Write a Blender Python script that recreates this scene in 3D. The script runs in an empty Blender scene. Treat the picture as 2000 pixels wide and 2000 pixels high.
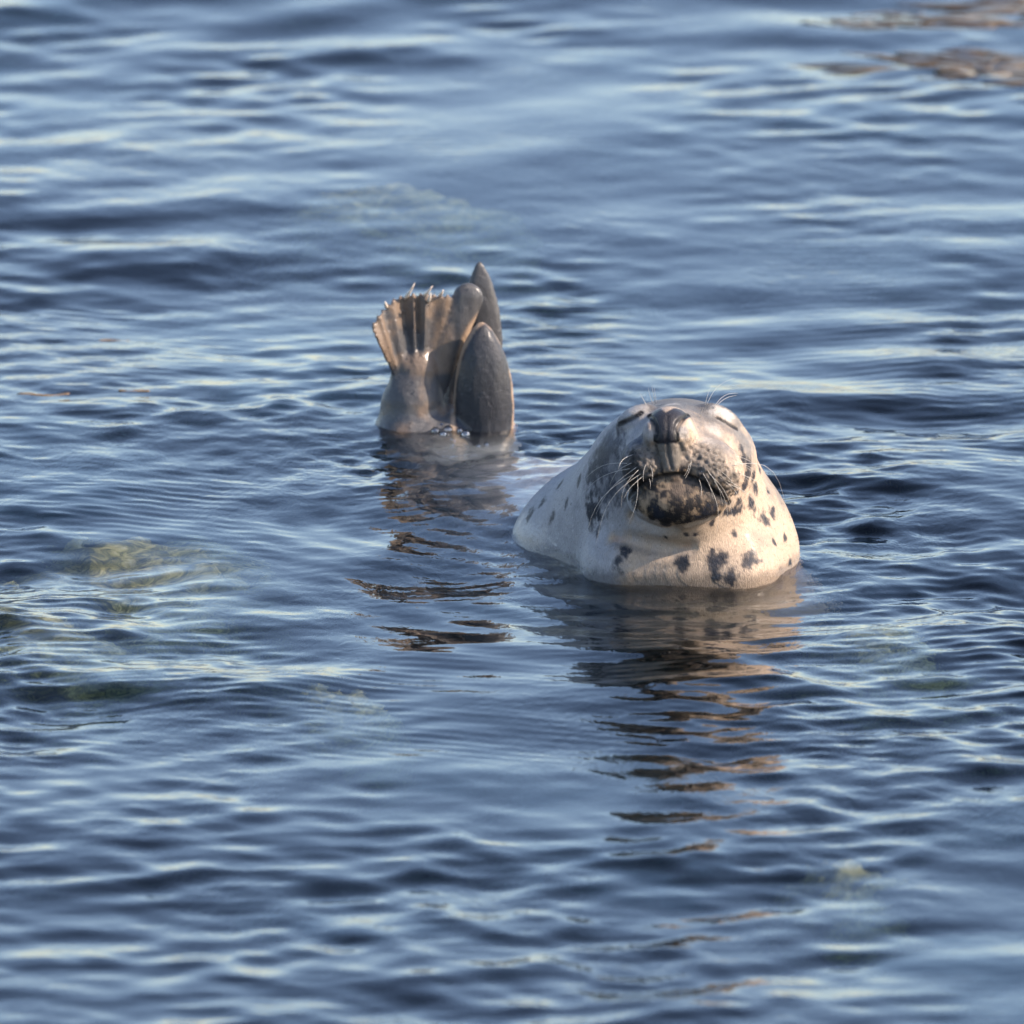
import bpy, math, random
import numpy as np
from mathutils import Vector

rng = np.random.default_rng(11)
random.seed(11)
R = math.radians

# ------------------------------------------------------------------ camera
PITCH = R(12.5)
DIST = 28.0
MPP = 0.0008                       # metres per photo pixel at the focus distance
S_, C_ = math.sin(PITCH), math.cos(PITCH)
CAM = np.array([0.0, -DIST * C_, DIST * S_])
FPX = DIST / MPP

sc = bpy.context.scene
cam_d = bpy.data.cameras.new('camera')
cam = bpy.data.objects.new('camera', cam_d)
sc.collection.objects.link(cam)
cam.location = CAM
cam.rotation_euler = (R(90) - PITCH, 0, 0)
cam_d.sensor_width = 36
cam_d.lens = 36 * FPX / 2000
cam_d.clip_start = 0.1
cam_d.clip_end = 20000
cam_d.dof.use_dof = True
cam_d.dof.focus_distance = DIST - 0.40
cam_d.dof.aperture_fstop = 6.3
sc.camera = cam

# ------------------------------------------------------------------ sky + sun
SUN_EL, SUN_AZ = R(33), R(102)       # azimuth clockwise from +Y (away from the camera)
world = bpy.data.worlds.new('World'); sc.world = world
world.use_nodes = True
wn, wl = world.node_tree.nodes, world.node_tree.links
wn.clear()
sky = wn.new('ShaderNodeTexSky'); sky.sky_type = 'NISHITA'; sky.sun_disc = False
sky.sun_elevation = SUN_EL; sky.sun_rotation = SUN_AZ
sky.air_density = 0.9; sky.dust_density = 0.6; sky.ozone_density = 2.0
bg = wn.new('ShaderNodeBackground'); bg.inputs['Strength'].default_value = 0.15
wo = wn.new('ShaderNodeOutputWorld')
wl.new(sky.outputs[0], bg.inputs[0]); wl.new(bg.outputs[0], wo.inputs[0])
sun_d = bpy.data.lights.new('sun', 'SUN'); sun_d.energy = 4.3; sun_d.angle = R(0.5)
sun_d.color = (1.0, 0.88, 0.73)
sun = bpy.data.objects.new('sun', sun_d); sc.collection.objects.link(sun)
sdir = Vector((math.sin(SUN_AZ) * math.cos(SUN_EL), math.cos(SUN_AZ) * math.cos(SUN_EL), math.sin(SUN_EL)))
sun.rotation_euler = (-sdir).to_track_quat('-Z', 'Y').to_euler()
sun.location = sdir * 30
sc.view_settings.view_transform = 'Standard'; sc.view_settings.look = 'None'
sc.view_settings.gamma = 1; sc.view_settings.use_curve_mapping = False
sc.view_settings.exposure = 1.12
sc.view_settings.use_white_balance = True; sc.view_settings.white_balance_temperature = 6700; sc.view_settings.white_balance_tint = 15
sc.render.engine = 'CYCLES'
sc.cycles.use_denoising = True
sc.cycles.max_bounces = 7; sc.cycles.transmission_bounces = 6; sc.cycles.glossy_bounces = 3; sc.cycles.diffuse_bounces = 2
sc.cycles.adaptive_threshold = 0.02
sc.cycles.sample_clamp_indirect = 6.0

# ------------------------------------------------------------------ helpers
def P(u, v, y):
    """a point at depth y whose place in the picture is (u, v)"""
    t = (1000 - v) / FPX
    dy = y - CAM[1]
    dz = dy * (t * C_ - S_) / (C_ + t * S_)
    zc = dy * C_ - dz * S_
    return np.array([(u - 1000) / FPX * zc, y, CAM[2] + dz])

def PW(u, v, z=0.0):
    """a point on the water level seen at (u, v)"""
    t = (1000 - v) / FPX
    dz = z - CAM[2]
    dy = dz * (C_ + t * S_) / (t * C_ - S_)
    zc = dy * C_ - dz * S_
    return np.array([(u - 1000) / FPX * zc, CAM[1] + dy, z])

def ray(u, v):
    d = np.array([(u - 1000) / FPX, 0, 0]) + np.array([0, C_, -S_]) + (1000 - v) / FPX * np.array([0, S_, C_])
    return d / np.linalg.norm(d)

def mesh_obj(name, verts, faces, mat=None, parent=None, smooth=True):
    me = bpy.data.meshes.new(name)
    verts = np.asarray(verts, dtype=np.float32)
    if isinstance(faces, np.ndarray) or (len(faces) and isinstance(faces[0], np.ndarray)):
        fl_ = [faces] if isinstance(faces, np.ndarray) else faces
        idx = np.concatenate([f.ravel() for f in fl_]).astype(np.int32)
        tot = np.concatenate([np.full(len(f), f.shape[1]) for f in fl_]).astype(np.int32)
        me.vertices.add(len(verts)); me.vertices.foreach_set('co', verts.ravel())
        me.loops.add(len(idx)); me.loops.foreach_set('vertex_index', idx)
        me.polygons.add(len(tot))
        me.polygons.foreach_set('loop_start', np.r_[0, np.cumsum(tot)[:-1]].astype(np.int32))
        me.polygons.foreach_set('loop_total', tot)
        me.update(calc_edges=True)
    else:
        me.from_pydata([tuple(map(float, v)) for v in verts], [], faces); me.update()
    me.polygons.foreach_set('use_smooth', [smooth] * len(me.polygons))
    o = bpy.data.objects.new(name, me)
    sc.collection.objects.link(o)
    if mat: me.materials.append(mat)
    if parent: o.parent = parent
    return o

def tag(o, label=None, cat=None, group=None, kind=None):
    if label: o['label'] = label
    if cat: o['category'] = cat
    if group: o['group'] = group
    if kind: o['kind'] = kind
    return o

def empty(name, loc):
    o = bpy.data.objects.new(name, None); sc.collection.objects.link(o); o.location = loc
    o.empty_display_size = 0.05
    return o

def _hash(ix, iy, iz, seed):
    h = (ix.astype(np.int64) * 374761393 + iy.astype(np.int64) * 668265263 + iz.astype(np.int64) * 2147483647 + seed * 1274126177) & 0xFFFFFFFF
    h = ((h ^ (h >> 13)) * 1274126177) & 0xFFFFFFFF
    h = ((h ^ (h >> 16)) * 2246822519) & 0xFFFFFFFF
    return ((h ^ (h >> 15)) & 0xFFFFFF) / float(0xFFFFFF)

def vnoise(p, seed=0):
    """value noise in -1..1"""
    i = np.floor(p).astype(np.int64); f = p - i
    w = f * f * f * (f * (f * 6 - 15) + 10)
    out = 0
    for dx in (0, 1):
        wx = w[:, 0] if dx else 1 - w[:, 0]
        for dy in (0, 1):
            wy = w[:, 1] if dy else 1 - w[:, 1]
            for dz in (0, 1):
                wz = w[:, 2] if dz else 1 - w[:, 2]
                out = out + wx * wy * wz * _hash(i[:, 0] + dx, i[:, 1] + dy, i[:, 2] + dz, seed)
    return out * 2 - 1

def fbm(p, oct=4, seed=0, gain=0.5):
    a, s, out = 1.0, 0.0, 0
    for o in range(oct):
        out = out + a * vnoise(p * (2.03 ** o) + 17.3 * o, seed + o); s += a; a *= gain
    return out / s

def sstep(a, b, x):
    t = np.clip((x - a) / (b - a), 0, 1)
    return t * t * (3 - 2 * t)

# node helpers
def new_mat(name):
    m = bpy.data.materials.new(name); m.use_nodes = True
    m.node_tree.nodes.clear()
    return m, m.node_tree.nodes, m.node_tree.links

def noise(n, l, vec, scale, detail=3, rough=0.55, dist=0.0):
    t = n.new('ShaderNodeTexNoise'); t.inputs['Scale'].default_value = scale
    t.inputs['Detail'].default_value = detail; t.inputs['Roughness'].default_value = rough
    t.inputs['Distortion'].default_value = dist
    l.new(vec, t.inputs['Vector'])
    return t.outputs['Fac']

def ramp(n, l, fac, stops):
    r = n.new('ShaderNodeValToRGB')
    e = r.color_ramp.elements
    while len(e) < len(stops): e.new(0.5)
    for el, (p, c) in zip(e, stops):
        el.position = p; el.color = (*c, 1) if len(c) == 3 else c
    l.new(fac, r.inputs[0])
    return r.outputs[0]

def mapping(n, l, vec, scale=(1, 1, 1), rot=(0, 0, 0)):
    m = n.new('ShaderNodeMapping'); m.inputs['Scale'].default_value = scale; m.inputs['Rotation'].default_value = rot
    l.new(vec, m.inputs['Vector'])
    return m.outputs[0]

def math_node(n, l, op, a, b=None):
    m = n.new('ShaderNodeMath'); m.operation = op
    for k, x in enumerate((a, b)):
        if x is None: continue
        if isinstance(x, (int, float)): m.inputs[k].default_value = x
        else: l.new(x, m.inputs[k])
    return m.outputs[0]

# ------------------------------------------------------------------ distance field of the seal
def sd_cone(p, a, b, r1, r2, sy=1.0):
    """round cone; sy > 1 flattens it along y"""
    a = np.array(a, dtype=np.float64); b = np.array(b, dtype=np.float64)
    if sy != 1.0:
        k = np.array([1, sy, 1]); c0 = a
        p = c0 + (p - c0) * k; b = c0 + (b - c0) * k
    ba = b - a; L2 = ba @ ba
    h = np.clip(((p - a) @ ba) / L2, 0, 1)
    d = np.linalg.norm(p - a - h[:, None] * ba, axis=1) - (r1 + (r2 - r1) * h)
    return d / (1.0 if sy == 1.0 else (1 + sy) / 2)

def sd_ell(p, c, r, pitch=0.0, yaw=0.0, roll=0.0):
    q = p - np.array(c)
    for ang, (i, j) in ((yaw, (0, 1)), (pitch, (1, 2)), (roll, (0, 2))):
        if ang:
            ca, sa = math.cos(ang), math.sin(ang)
            qi = q[:, i] * ca + q[:, j] * sa; qj = -q[:, i] * sa + q[:, j] * ca
            q = q.copy(); q[:, i] = qi; q[:, j] = qj
    r = np.array(r)
    k0 = np.linalg.norm(q / r, axis=1); k1 = np.linalg.norm(q / (r * r), axis=1) + 1e-9
    return k0 * (k0 - 1) / k1

def smin(a, b, k):
    h = np.clip(0.5 + 0.5 * (b - a) / k, 0, 1)
    return b + (a - b) * h - k * h * (1 - h)

def smax(a, b, k): return -smin(-a, -b, k)

def sd_poly(p, pts, r):
    """distance to a chain of capsules, r per point"""
    d = np.full(len(p), 9.0)
    for (a, b, ra, rb) in zip(pts[:-1], pts[1:], r[:-1], r[1:]):
        d = np.minimum(d, sd_cone(p, a, b, ra, rb))
    return d

def masked(f, p, m, far=0.5):
    d = np.full(len(p), far)
    if m.any(): d[m] = f(p[m])
    return d

def head_base(p): return masked(head_all, p, (p[:, 1] < 0.13) & (p[:, 2] > -0.58))

def head_all(p):
    if len(p) > 3000:
        m = (p[:, 1] < -0.34) & (p[:, 2] > 0.02) & (p[:, 0] > 0.08) & (p[:, 0] < 0.45)
        d = np.empty(len(p)); d[~m] = neck(p[~m]); d[m] = head_face(p[m])
        return d
    return head_face(p)

def neck(p):
    d = sd_ell(p, P(1329, 886, -0.425), (0.103, 0.130, 0.067), pitch=R(-20))
    d = smin(d, sd_cone(p, P(1336, 925, -0.42), P(1346, 1080, -0.335), 0.104, 0.158), 0.05)
    d = smin(d, sd_cone(p, P(1346, 1080, -0.335), (0.28, -0.30, -0.28), 0.158, 0.20), 0.05)
    d = smin(d, sd_cone(p, P(1288, 958, -0.36), (0.165, -0.145, -0.06), 0.122, 0.163), 0.06)
    return smin(d, sd_cone(p, P(1240, 1100, -0.418), P(1420, 1112, -0.430), 0.083, 0.083), 0.02)

def head_face(p):
    # skull and neck
    d = sd_ell(p, P(1329, 886, -0.425), (0.103, 0.130, 0.067), pitch=R(-20))
    d = smin(d, sd_cone(p, P(1336, 925, -0.42), P(1346, 1080, -0.335), 0.104, 0.158), 0.05)
    d = smin(d, sd_cone(p, P(1346, 1080, -0.335), (0.28, -0.30, -0.28), 0.158, 0.20), 0.05)
    d = smin(d, sd_cone(p, P(1288, 958, -0.36), (0.165, -0.145, -0.06), 0.122, 0.163), 0.06)
    # muzzle, pads, chin
    d = smin(d, sd_cone(p, P(1322, 880, -0.47), P(1314, 886, -0.555), 0.056, 0.048), 0.022)
    d = smin(d, sd_cone(p, P(1338, 960, -0.46), P(1324, 968, -0.550), 0.080, 0.044), 0.03)
    d = smin(d, sd_ell(p, P(1324, 972, -0.560), (0.078, 0.050, 0.046)), 0.020)
    d = smin(d, sd_ell(p, P(1266, 906, -0.560), (0.042, 0.046, 0.043), roll=R(20)), 0.012)
    d = smin(d, sd_ell(p, P(1380, 910, -0.553), (0.060, 0.052, 0.044), roll=R(-24)), 0.012)
    # bridge, nose, upper lip
    d = smin(d, sd_cone(p, P(1307, 838, -0.55), P(1326, 850, -0.42), 0.033, 0.040), 0.022)
    d = smin(d, sd_ell(p, P(1306, 842, -0.572), (0.036, 0.040, 0.036)), 0.012)
    d = smin(d, sd_cone(p, P(1306, 850, -0.578), P(1314, 908, -0.590), 0.028, 0.021), 0.010)
    d = smin(d, sd_ell(p, P(1271, 848, -0.586), (0.012, 0.016, 0.019), roll=R(8)), 0.006)
    d = smin(d, sd_ell(p, P(1335, 843, -0.586), (0.013, 0.016, 0.020), roll=R(-12)), 0.006)
    # brows and eyelids
    d = smin(d, sd_ell(p, P(1243, 810, -0.466), (0.026, 0.021, 0.013), roll=R(25)), 0.018)
    d = smin(d, sd_ell(p, P(1406, 812, -0.460), (0.028, 0.021, 0.014), roll=R(-25)), 0.018)
    d = smin(d, sd_ell(p, P(1232, 826, -0.458), (0.022, 0.016, 0.013), roll=R(22)), 0.014)
    d = smin(d, sd_ell(p, P(1420, 832, -0.448), (0.024, 0.016, 0.013), roll=R(-25)), 0.014)
    # fold of the throat
    d = smin(d, sd_cone(p, P(1240, 1100, -0.418), P(1420, 1112, -0.430), 0.083, 0.083), 0.02)
    return d

LEAF_C = P(945, 794, 0.60); LEAF_R = (0.0480, 0.034, 0.134)

def flippers(p):
    k = 0.62
    # tail stock
    d = sd_cone(p, (-0.08, 0.50, -0.17), P(800, 870, k), 0.09, 0.056)
    d = smin(d, sd_cone(p, P(800, 870, k), P(806, 790, k), 0.060, 0.045, 1.2), 0.02)
    d = smin(d, sd_cone(p, P(806, 790, k), P(816, 728, k), 0.045, 0.034, 1.5), 0.02)
    # spread hind flipper: a pleated fan of digits and web
    piv = P(820, 860, k); q = p - piv
    th = np.degrees(np.arctan2(q[:, 0], q[:, 2])); rho = np.hypot(q[:, 0], q[:, 2])
    ph = (th + 21.4 + 1.1 * np.sin(th * 0.42 + 0.6) + 6.0 * (rho - 0.2) * np.sin(th * 0.8)) / 6.8; fr = ph - np.floor(ph)
    saw = np.where(fr < 0.68, fr / 0.68, (1 - fr) / 0.32) - 0.5
    grow = sstep(0.095, 0.190, rho)
    ys = k - 0.0090 * saw * grow * sstep(17.2, 12.5, np.abs(th + 4.3)) - 0.040 * np.clip((-th - 7) / 14, 0, 1.2) ** 1.4 * grow + 0.012 * np.clip((th - 4) / 10, 0, 1)
    rmax = (0.2375 - 0.0265 * np.clip((-th - 6) / 15, 0, 1.3) ** 1.3) + 0.0025 * saw + 0.0025 * np.sin(th * 2.4 + 1)
    thick = 0.0085 - 0.0025 * grow
    f = np.abs(p[:, 1] - ys) - thick
    f = smax(f, (np.abs(th + 4.3) - 17.2) * np.radians(1) * rho, 0.006)
    f = smax(f, rho - rmax, 0.004)
    f = np.where(q[:, 2] > -0.02, f, 0.1 + np.abs(q[:, 2])) * 0.55
    d = smin(d, f, 0.010)
    d = smin(d, sd_cone(p, P(846, 752, k + 0.004), P(914, 582, k + 0.014), 0.024, 0.0245, 2.0), 0.003)
    # tall outer digit, behind
    t = smax(sd_ell(p, P(945, 650, k + 0.07) - np.array([0.012, 0, 0]), (0.041, 0.014, 0.124), roll=R(4)), sd_ell(p, P(945, 650, k + 0.07) + np.array([0.012, 0, 0]), (0.041, 0.014, 0.124), roll=R(4)), 0.006)
    d = smin(d, t, 0.005)
    d = smin(d, sd_cone(p, P(890, 850, k + 0.095), P(905, 700, k + 0.085), 0.040, 0.022, 1.5), 0.01)
    # folded second flipper, near
    t = smax(sd_ell(p, LEAF_C - np.array([0.018, 0, 0]), (0.066, 0.036, 0.146), roll=R(2)), sd_ell(p, LEAF_C + np.array([0.018, 0, 0]), (0.066, 0.036, 0.146), roll=R(2)), 0.010)
    d = smin(d, sd_ell(p, P(872, 836, k + 0.01), (0.110, 0.06, 0.036)), 0.012)
    d = smin(d, t, 0.006)
    d = smin(d, sd_cone(p, (-0.05, 0.52, -0.17), P(950, 880, k), 0.08, 0.045), 0.03)
    return d

def body_base(p):
    d = head_base(p)
    t = sd_cone(p, (0.165, -0.145, -0.06), (0.13, 0.05, -0.225), 0.163, 0.225)
    t = smin(t, sd_cone(p, (0.29, -0.30, -0.28), (0.13, 0.05, -0.28), 0.20, 0.25), 0.08)
    t = smin(t, sd_cone(p, (0.12, 0.05, -0.235), (0.02, 0.34, -0.200), 0.235, 0.185), 0.08)
    t = smin(t, sd_cone(p, (0.02, 0.34, -0.200), (-0.07, 0.52, -0.17), 0.185, 0.09), 0.06)
    d = smin(d, t, 0.05)
    return smin(d, masked(flippers, p, p[:, 1] > 0.38), 0.03)

def hit(u, v, f=body_base):
    o = CAM.copy(); d = ray(u, v); t = DIST - 1.4
    for _ in range(120):
        e = f((o + d * t)[None])[0]
        if e < 2e-4: break
        t += max(e * 0.7, 2e-4)
    return o + d * t

def hits(pts, dens=3):
    pts = np.array(pts, float); t = np.linspace(0, len(pts) - 1, (len(pts) - 1) * dens + 1); k = np.arange(len(pts))
    return [hit(u, v, head_base) for u, v in zip(np.interp(t, k, pts[:, 0]), np.interp(t, k, pts[:, 1]))]

MOUTH = hits([(1228, 972), (1244, 952), (1268, 938), (1300, 930), (1330, 928), (1356, 935), (1380, 950), (1402, 968), (1424, 982)])
NOS_L = hits([(1268, 811), (1275, 820), (1279, 832), (1281, 846), (1281, 860)])
NOS_R = hits([(1345, 810), (1333, 817), (1325, 827), (1321, 840), (1323, 860)])
PHIL = hits([(1304, 812), (1303, 840), (1303, 864), (1306, 890), (1312, 916)])
PHIL2 = hits([(1283, 866), (1303, 864), (1324, 866)])
PADL = hits([(1280, 872), (1283, 892), (1290, 915)])
PADR = hits([(1330, 868), (1334, 890), (1330, 915)])
EYE_L = hits([(1208, 829), (1222, 823), (1238, 815), (1252, 806)])
EYE_R = hits([(1402, 816), (1415, 823), (1428, 831), (1440, 838)])
CREASE = hits([(1200, 1052), (1232, 1056), (1270, 1066), (1310, 1072), (1345, 1068)])
CHINF = hits([(1238, 1010), (1270, 1028), (1310, 1034), (1350, 1028), (1390, 1014)])
JAWF = hits([(1240, 986), (1290, 992), (1340, 990), (1400, 990)])

def seal_sdf(p):
    d = body_base(p)
    near = (p[:, 1] < -0.33) & (p[:, 2] > 0.0) & (d < 0.03)
    if near.any():
        q = p[near]; e = d[near]
        def carve(e, pts, r, k): return smax(e, -sd_poly(q, pts, np.interp(np.linspace(0, 1, len(pts)), np.linspace(0, 1, len(r)), r)), k)
        e = carve(e, MOUTH, [.0015, .0025, .004, .0045, .0045, .0045, .004, .003, .0015], .005)
        e = carve(e, NOS_L, [.001, .004, .0052, .005, .001], .003)
        e = carve(e, NOS_R, [.001, .004, .0052, .005, .001], .003)
        e = carve(e, PHIL, [.0004, .0008, .0012, .002, .0015], .004)
        e = carve(e, PHIL2, [.001, .001, .001], .003)
        e = carve(e, PADL, [.003, .004, .002], .008)
        e = carve(e, PADR, [.003, .004, .002], .008)
        e = carve(e, EYE_L, [.0005, .003, .0035, .0005], .005)
        e = carve(e, EYE_R, [.0003, .0016, .0018, .0003], .004)
        e = carve(e, CREASE, [.001, .006, .008, .006, .001], .020)
        e = carve(e, CHINF, [.001, .002, .002, .002, .001], .020)
        d = d.copy(); d[near] = e
    return d

def axis(segs):
    out = [segs[0][0]]
    for (a, b, h) in segs:
        n = max(1, int(round((b - a) / h)))
        out += list(a + (b - a) * np.arange(1, n + 1) / n)
    return np.array(out)

def surface_nets(f, X, Y, Z, B=4):
    nx, ny, nz = len(X), len(Y), len(Z)
    ci = [np.unique(np.r_[np.arange(0, n, B), n - 1]) for n in (nx, ny, nz)]
    gx, gy, gz = np.meshgrid(X[ci[0]], Y[ci[1]], Z[ci[2]], indexing='ij')
    cd = f(np.c_[gx.ravel(), gy.ravel(), gz.ravel()]).reshape(gx.shape)
    D = np.empty((nx, ny, nz), np.float32)
    need = np.zeros((nx, ny, nz), bool)
    mx = np.maximum
    for a in range(len(ci[0]) - 1):
        for b in range(len(ci[1]) - 1):
            i0, i1 = ci[0][a], ci[0][a + 1]; j0, j1 = ci[1][b], ci[1][b + 1]
            hx, hy = X[i1] - X[i0], Y[j1] - Y[j0]
            for c in range(len(ci[2]) - 1):
                k0, k1 = ci[2][c], ci[2][c + 1]
                hz = Z[k1] - Z[k0]
                m = cd[a:a + 2, b:b + 2, c:c + 2]
                if np.abs(m).min() < 0.9 * math.sqrt(hx * hx + hy * hy + hz * hz) or (m.min() < 0 < m.max()):
                    need[i0:i1 + 1, j0:j1 + 1, k0:k1 + 1] = True
                else:
                    D[i0:i1 + 1, j0:j1 + 1, k0:k1 + 1] = np.sign(m.flat[0])
    idx = np.argwhere(need)
    pts = np.c_[X[idx[:, 0]], Y[idx[:, 1]], Z[idx[:, 2]]]
    val = np.empty(len(pts))
    for s in range(0, len(pts), 400000): val[s:s + 400000] = f(pts[s:s + 400000])
    D[need] = val
    sg = D < 0
    cnt = np.zeros((nx - 1, ny - 1, nz - 1), np.int8)
    for dx in (0, 1):
        for dy in (0, 1):
            for dz in (0, 1):
                cnt += sg[dx:nx - 1 + dx, dy:ny - 1 + dy, dz:nz - 1 + dz]
    act = (cnt > 0) & (cnt < 8)
    vid = np.full(act.shape, -1, np.int64)
    ai = np.argwhere(act); vid[act] = np.arange(len(ai))
    V = np.c_[(X[ai[:, 0]] + X[ai[:, 0] + 1]) / 2, (Y[ai[:, 1]] + Y[ai[:, 1] + 1]) / 2, (Z[ai[:, 2]] + Z[ai[:, 2] + 1]) / 2]
    F = []
    for ax in range(3):
        s0 = [slice(None)] * 3; s1 = [slice(None)] * 3
        s0[ax] = slice(0, -1); s1[ax] = slice(1, None)
        a, b = sg[tuple(s0)], sg[tuple(s1)]
        e = np.argwhere(a != b)
        o1, o2 = [(1, 2), (2, 0), (0, 1)][ax]
        ok = (e[:, o1] > 0) & (e[:, o2] > 0) & (e[:, o1] < D.shape[o1] - 1) & (e[:, o2] < D.shape[o2] - 1)
        e = e[ok]
        ins = a[tuple(e.T)]
        q = []
        for (d1, d2) in ((0, 0), (1, 0), (1, 1), (0, 1)):
            c = e.copy(); c[:, o1] -= 1 - d1; c[:, o2] -= 1 - d2
            q.append(vid[tuple(c.T)])
        q = np.stack(q, 1)
        q[~ins] = q[~ins][:, ::-1]
        F.append(q)
    F = np.concatenate(F)
    F = F[(F >= 0).all(1)]
    return V, F

def grad(f, p, d0, h=0.0010):
    g = np.empty_like(p)
    for a in range(3):
        o = np.zeros(3); o[a] = h
        g[:, a] = f(p + o) - d0
    return g / h

X = axis([(-0.30, 0.0, 0.0035), (0.0, 0.46, 0.0026), (0.46, 0.54, 0.012)])
Y = axis([(-0.66, -0.34, 0.0022), (-0.34, -0.10, 0.006), (-0.10, 0.52, 0.014), (0.52, 0.76, 0.0035)])
Z = axis([(-0.62, -0.06, 0.016), (-0.06, 0.32, 0.0024)])
V, F = surface_nets(seal_sdf, X, Y, Z)
for _ in range(2):
    d = seal_sdf(V); g = grad(seal_sdf, V, d)
    n2 = (g * g).sum(1) + 1e-6
    step = np.clip(d / n2, -0.003, 0.003)
    V = V - 0.8 * step[:, None] * g
G = grad(seal_sdf, V - 0.0005, seal_sdf(V - 0.0005)); NRM = G / (np.linalg.norm(G, axis=1)[:, None] + 1e-9)

FOL = []
for row in range(6):
    for k in range(8 - abs(row - 3)):
        FOL.append(('R', 1344 + k * 13 + row * 5 + random.uniform(-2, 2), 862 + row * 14 + k * 6.0 + random.uniform(-2, 2)))
for row in range(6):
    for k in range(4):
        FOL.append(('L', 1277 - k * 13 - row * 2 + random.uniform(-2, 2), 872 + row * 13 + k * 5 + random.uniform(-2, 2)))
FOLP = [hit(u, v, head_base) for (_, u, v) in FOL]
padm = np.zeros(len(V)); pit = np.zeros(len(V))
for c in FOLP:
    q = ((V - c) ** 2).sum(1)
    pit += np.exp(-q / 0.0028 ** 2); padm = np.maximum(padm, np.exp(-q / 0.014 ** 2))
V = V + NRM * (padm * (0.0013 + 0.0050 * fbm(V * 210, 3, 55)) - 0.0020 * np.clip(pit, 0, 1))[:, None]

flm = sstep(0.48, 0.54, V[:, 1]) * sstep(-0.06, 0.0, V[:, 2])
V = V + NRM * (flm * (0.0011 * fbm(V * np.array([110, 110, 25]), 3, 501) + 0.00025 * fbm(V * 300, 2, 502)))[:, None]

# ---- coat: fur colour per vertex, shade and sunlit tone painted in places
def lin(r, g, b):
    c = np.array([r, g, b]) / 255.0
    return np.where(c <= 0.04045, c / 12.92, ((c + 0.055) / 1.055) ** 2.4)

def mixc(a, b, t): return a + (b - a) * t[:, None]

CREAM = np.array([0.42, 0.318, 0.230]); SILVER = np.array([0.31, 0.31, 0.31]); SLATE = np.array([0.016, 0.019, 0.028])
PALE = np.array([0.44, 0.405, 0.36]); BLACK = np.array([0.018, 0.016, 0.016]); LEATHER = np.array([0.026, 0.025, 0.029])
TAN = np.array([0.27, 0.19, 0.12])
nv = len(V)
warp = np.c_[fbm(V * 70, 4, 3, 0.65), fbm(V * 70, 4, 9, 0.65), fbm(V * 70, 4, 15, 0.65)] * 1.3
streak = fbm(V * np.array([260, 120, 110]), 3, 21)
col = np.tile(CREAM, (nv, 1))
# darker upper side: crown, nape, back
up_ness = sstep(0.15, 0.75, NRM[:, 2] + 0.25 * NRM[:, 1] + 0.12 * warp[:, 0])
crown = up_ness * sstep(-0.62, -0.46, V[:, 1] + 0.03 * warp[:, 1])
left = sstep(0.17, 0.08, V[:, 0] - 0.3 * (V[:, 2] - 0.1) + 0.02 * warp[:, 2]) * sstep(0.05, 0.12, V[:, 2])
col = mixc(col, SILVER * 0.27, np.clip(crown, 0, 1) * 0.9)
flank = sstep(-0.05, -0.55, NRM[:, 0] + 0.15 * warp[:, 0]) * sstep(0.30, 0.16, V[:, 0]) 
col = mixc(col, np.array([0.29, 0.295, 0.31]), np.clip(flank, 0, 1) * 0.85)  # silvery left-facing coat, with the blue-grey of its shade mixed in
back = sstep(-0.22, 0.05, V[:, 1] + 0.05 * warp[:, 0])
col = mixc(col, SILVER * 0.75, back)
def blob(u, v, r, col, target, strength=1.0, soft=0.35, wq=0.55, el=(1, 1, 1)):
    c = hit(u, v)
    q = (V - c) / np.array(el)
    m = np.linalg.norm(q, axis=1) < r * MPP * 3
    if not m.any(): return col
    q2 = q[m] + warp[m] * r * MPP * wq
    dd = np.linalg.norm(q2, axis=1) / (r * MPP) + 0.42 * streak[m]
    t = (1 - sstep(1 - soft, 1 + soft, dd)) * strength
    col[m] = mixc(col[m], target, t)
    return col
# grey cheek and side of the face, left side painted darker for shade
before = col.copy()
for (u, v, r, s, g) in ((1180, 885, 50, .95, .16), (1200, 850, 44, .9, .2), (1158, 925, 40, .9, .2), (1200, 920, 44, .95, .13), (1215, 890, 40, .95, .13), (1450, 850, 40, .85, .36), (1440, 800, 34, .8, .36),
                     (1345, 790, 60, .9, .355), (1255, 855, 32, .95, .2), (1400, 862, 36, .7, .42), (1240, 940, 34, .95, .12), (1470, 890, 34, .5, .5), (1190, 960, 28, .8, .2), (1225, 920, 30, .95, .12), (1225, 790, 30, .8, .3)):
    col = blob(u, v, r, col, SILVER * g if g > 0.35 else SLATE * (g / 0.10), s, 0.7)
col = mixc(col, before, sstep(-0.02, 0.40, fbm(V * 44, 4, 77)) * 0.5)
# pale brows, cheek and muzzle
for (u, v, r, s) in ((1248, 798, 16, .8), (1228, 804, 13, .7), (1418, 808, 18, .9), (1400, 800, 15, .9), (1395, 838, 16, .5), (1308, 790, 14, .6), (1352, 830, 12, .6),
                     (1380, 862, 18, .5), (1228, 842, 12, .5)):
    col = blob(u, v, r, col, PALE, s, 0.6)
# muzzle pads: dusty grey with dark flecks
for (u, v, r, s) in ((1258, 890, 30, .9), (1250, 920, 30, .9), (1385, 905, 48, .8), (1415, 940, 36, .7), (1365, 930, 26, .8), (1300, 905, 34, .9)):
    col = blob(u, v, r, col, np.array([0.17, 0.145, 0.12]), s, 0.5)
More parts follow.
